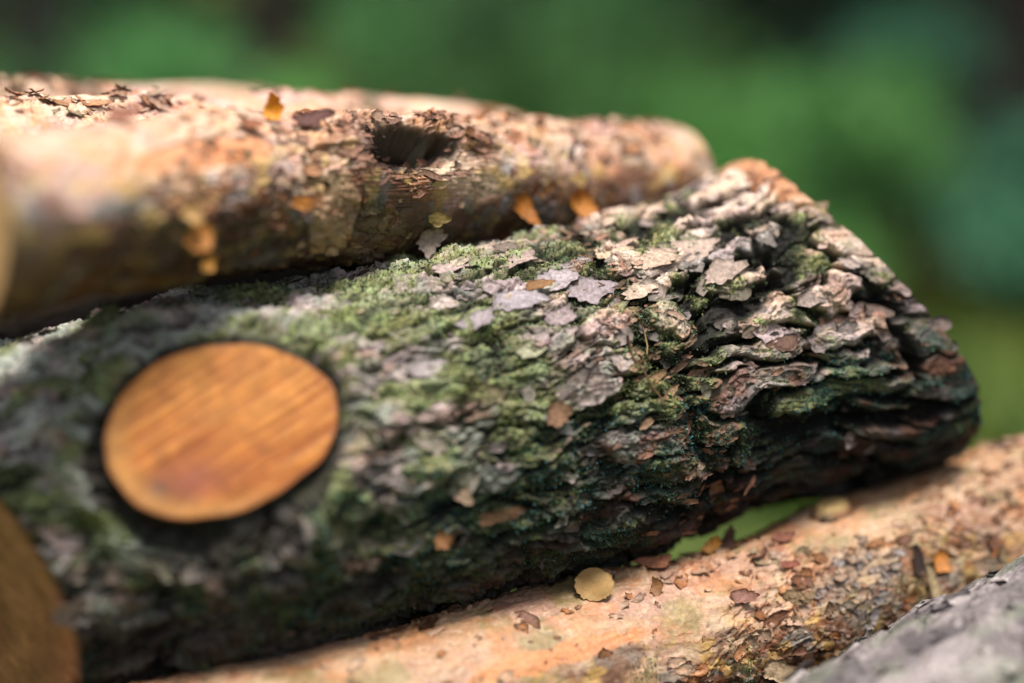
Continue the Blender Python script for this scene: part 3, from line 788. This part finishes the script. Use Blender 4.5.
def shrub(x, y, w, hgt, colr, seed, label, n=6500, leaf=.05):
    r = np.random.default_rng(seed); z0 = float(ground_z(x, y)); base = np.array([x, y, z0])
    o = empty('shrub', base, label=label, cat='shrub', group='shrubs behind the log pile')
    k = 16
    cl = np.stack([r.uniform(-.75, .75, k) * w, r.uniform(-.6, .6, k) * w * .7, hgt * r.uniform(.22, .88, k)], -1)
    cl[:, :2] *= (1.15 - .5 * cl[:, 2:3] / hgt)
    cr = r.uniform(.22, .42, k) * w * .8
    which = r.integers(0, k, n)
    D = unit(r.normal(size=(n, 3))); rad = cr[which] * r.uniform(.35, 1.05, n)
    P = base + cl[which] + D * rad[:, None] * [1, 1, .8]
    P[:, 2] = np.maximum(P[:, 2], z0 + .02)
    tone = r.uniform(.35, 1.6, k)[which][:, None] * r.uniform(.7, 1.3, (n, 1))
    V, f, c = leaf_cloud(P, unit(D + r.normal(size=(n, 3)) * .7 + [0, 0, .2]), leaf * r.uniform(.6, 1.3, (n, 1)), leaf * r.uniform(.2, .36, (n, 1)), np.array([colr]) * tone, r)
    mesh_obj('foliage', V, f, M_LEAF, o, c, smooth=False)
    for q in range(0, k, 2):
        e = base + cl[q]; s0 = base + [r.normal() * .04, r.normal() * .04, -.03]
        t = np.linspace(0, 1, 7)[:, None]
        tube('stem', s0 + (e - s0) * t + np.array([0, 0, .15]) * np.sin(t * PI) * hgt * .4, .014, .004, (.06, .045, .03), M_TRUNK, o)
    return o


TEAL = (.10, .26, .16); GRN = (.16, .38, .11); DK = (.025, .055, .035); YGRN = (.32, .42, .12); MIDG = (.15, .36, .13)  # leaf colours: bluish, bright, dark, yellow-green and mid green
shr = [(-1.9, 5.2, 1.0, 1.15, MIDG, 'dark green shrub at the far left behind the pale logs'),
       (-1.0, 5.6, .9, 1.22, MIDG, 'mid green shrub behind the left end of the pale logs'),
       (-.35, 5.0, .8, 1.12, GRN, 'bright green shrub behind the orange leaf'),
       (.35, 5.4, .8, 1.06, GRN, 'bright green shrub behind the knot hole'),
       (.95, 4.9, .75, 1.05, GRN, 'mid green shrub behind the right end of the holed log'),
       (1.5, 5.6, .8, 1.25, TEAL, 'bluish green shrub above the top of the mossy log'),
       (2.15, 5.2, .7, .80, TEAL, 'tall bluish green shrub at the upper right'),
       (2.5, 4.2, .6, .55, YGRN, 'low yellow-green shrub at the right edge'),
       (-2.6, 6.5, 1.3, 1.5, DK, 'tall dark shrub farthest to the left'),
       (0.0, 7.4, 1.3, 1.25, MIDG, 'wide dark shrub in the shade behind the bright ones'),
       (1.3, 7.6, 1.2, 1.35, DK, 'green shrub deep in the background, right of centre'),
       (3.2, 7.0, 1.2, 1.7, TEAL, 'large bluish shrub deep at the right')]
for i, s_ in enumerate(shr): shrub(*s_[:5], 1000 + i, s_[5])


def tree(x, y, rad, hgt, seed, label, crown_c=(.03, .085, .03), zc=.5):
    r = np.random.default_rng(seed); z0 = float(ground_z(x, y)); base = np.array([x, y, z0])
    o = empty('tree', base, label=label, cat='tree', group='trees behind the log pile')
    n = 20; nv = 28; t = np.linspace(0, 1, n)
    cx = .15 * np.cumsum(r.normal(size=n)) * .3; cy = .15 * np.cumsum(r.normal(size=n)) * .3
    cx -= cx[0]; cy -= cy[0]
    th = np.arange(nv) / nv * 2 * PI
    rr = rad * (1 - .75 * t) * (1 + .5 * np.exp(-t * 40))
    rg = 1 + .06 * np.sin(th * 7 + 1)[None] + .05 * r.normal(size=(n, nv))
    V = np.stack([x + cx[:, None] + rr[:, None] * rg * np.cos(th)[None], y + cy[:, None] + rr[:, None] * rg * np.sin(th)[None], (z0 - .1 + t * hgt)[:, None] + 0 * rg], -1)
    tc = np.array([.055, .042, .038]) * r.uniform(.6, 1.4, (n, nv, 1))
    mesh_obj('trunk', V, grid_faces(n, nv, True)[:, ::-1], M_TRUNK, o, tc.reshape(-1, 3))
    P_ = []; D_ = []
    for q in range(16):
        f = r.uniform(zc, .97); i = int(f * (n - 1)); a = r.uniform(0, 6.28); L_ = hgt * .26 * (1.25 - f) * r.uniform(.8, 1.3)
        s0 = np.array([x + cx[i], y + cy[i], z0 - .1 + f * hgt]); d = np.array([math.cos(a), math.sin(a), r.uniform(.05, .5)])
        tt = np.linspace(0, 1, 6)[:, None]; e = s0 + d * L_ * tt + np.array([0, 0, -.1]) * tt ** 2
        tube('limb', e, rad * .25 * (1.2 - f), .012, (.05, .04, .035), M_TRUNK, o)
        m = 420; u = r.uniform(.3, 1.05, (m, 1)); P_.append(s0 + d * L_ * u + r.normal(size=(m, 3)) * [.34, .34, .2] * hgt / 8)
    P = np.concatenate(P_); n2 = len(P); D = unit(r.normal(size=(n2, 3)))
    V, f, c = leaf_cloud(P, D, r.uniform(.08, .16, (n2, 1)), r.uniform(.025, .05, (n2, 1)), np.array([crown_c]) * r.uniform(.5, 1.5, (n2, 1)), r)
    mesh_obj('crown', V, f, M_LEAF, o, c, smooth=False)


trs = [(2.12, 6.4, .23, 9.5, 'tree with a dark trunk at the right, behind the end of the mossy log'),
       (-1.9, 11.4, .17, 9.0, 'tree with a dark trunk, leftmost in the shade behind the logs'),
       (.15, 12.4, .20, 10, 'tree standing in the middle of the dark background'),
       (4.6, 11.8, .20, 9.5, 'tree at the far right edge of the background'),
       (1.6, 13.2, .18, 10, 'tree deep in the shade right of centre'),
       (-3.4, 10.4, .2, 10, 'tree farthest left in the deep shade')]
for i, s_ in enumerate(trs): tree(s_[0], s_[1], s_[2], s_[3], 2000 + i, s_[4], zc=.66)

# the far wood closing the view, seen only as a dark mass
r = np.random.default_rng(66); n = 26000
ang = r.uniform(-PI, PI, n); R_ = r.uniform(16, 20, n)
gx_, gy_ = R_ * np.sin(ang), R_ * np.cos(ang)
gz_ = ground_z(gx_, gy_) + (7.0 + 1.5 * (abs(ang) < 1)) * r.uniform(0, 1, n) ** 1.1 * (.8 + .2 * np.sin(ang * 23))  # unseen stretch behind the camera kept tall to block front sky light
V_, f_, c_ = leaf_cloud(np.stack([gx_, gy_, gz_], -1), unit(r.normal(size=(n, 3))), r.uniform(.3, .7, (n, 1)), r.uniform(.12, .28, (n, 1)),
                        np.array([[.012, .03, .016]]) * r.uniform(.4, 1.8, (n, 1)), r)
mesh_obj('woodland', V_, f_, M_LEAF, None, c_, smooth=False, label='dark out-of-focus woodland closing the view, carried on unseen behind the camera to block sky light', cat='woodland', kind='stuff')

# ------------------------------------------------------------------ light
w = bpy.data.worlds.new('World'); SC.world = w; w.use_nodes = True
nt = w.node_tree; bg = nt.nodes['Background']
sky = nt.nodes.new('ShaderNodeTexSky'); sky.sky_type = 'NISHITA'; sky.sun_disc = False
EL, AZ = math.radians(79), math.radians(150)         # azimuth measured from +Y towards +X
sky.sun_elevation = EL; sky.sun_rotation = AZ; sky.dust_density = 3; sky.air_density = 1
hs = nt.nodes.new('ShaderNodeHueSaturation'); hs.inputs['Saturation'].default_value = .45; hs.inputs['Value'].default_value = 1.15
nt.links.new(sky.outputs[0], hs.inputs['Color']); nt.links.new(hs.outputs[0], bg.inputs[0]); bg.inputs[1].default_value = .12
sl = bpy.data.lights.new('sun', 'SUN'); sl.energy = 5.0; sl.angle = math.radians(18); sl.color = (1, .95, .88)
so = bpy.data.objects.new('sun', sl); COL.objects.link(so)
sd = Vector((math.sin(AZ) * math.cos(EL), math.cos(AZ) * math.cos(EL), math.sin(EL)))
so.rotation_euler = sd.to_track_quat('Z', 'Y').to_euler(); so.location = (0, 0, 6)
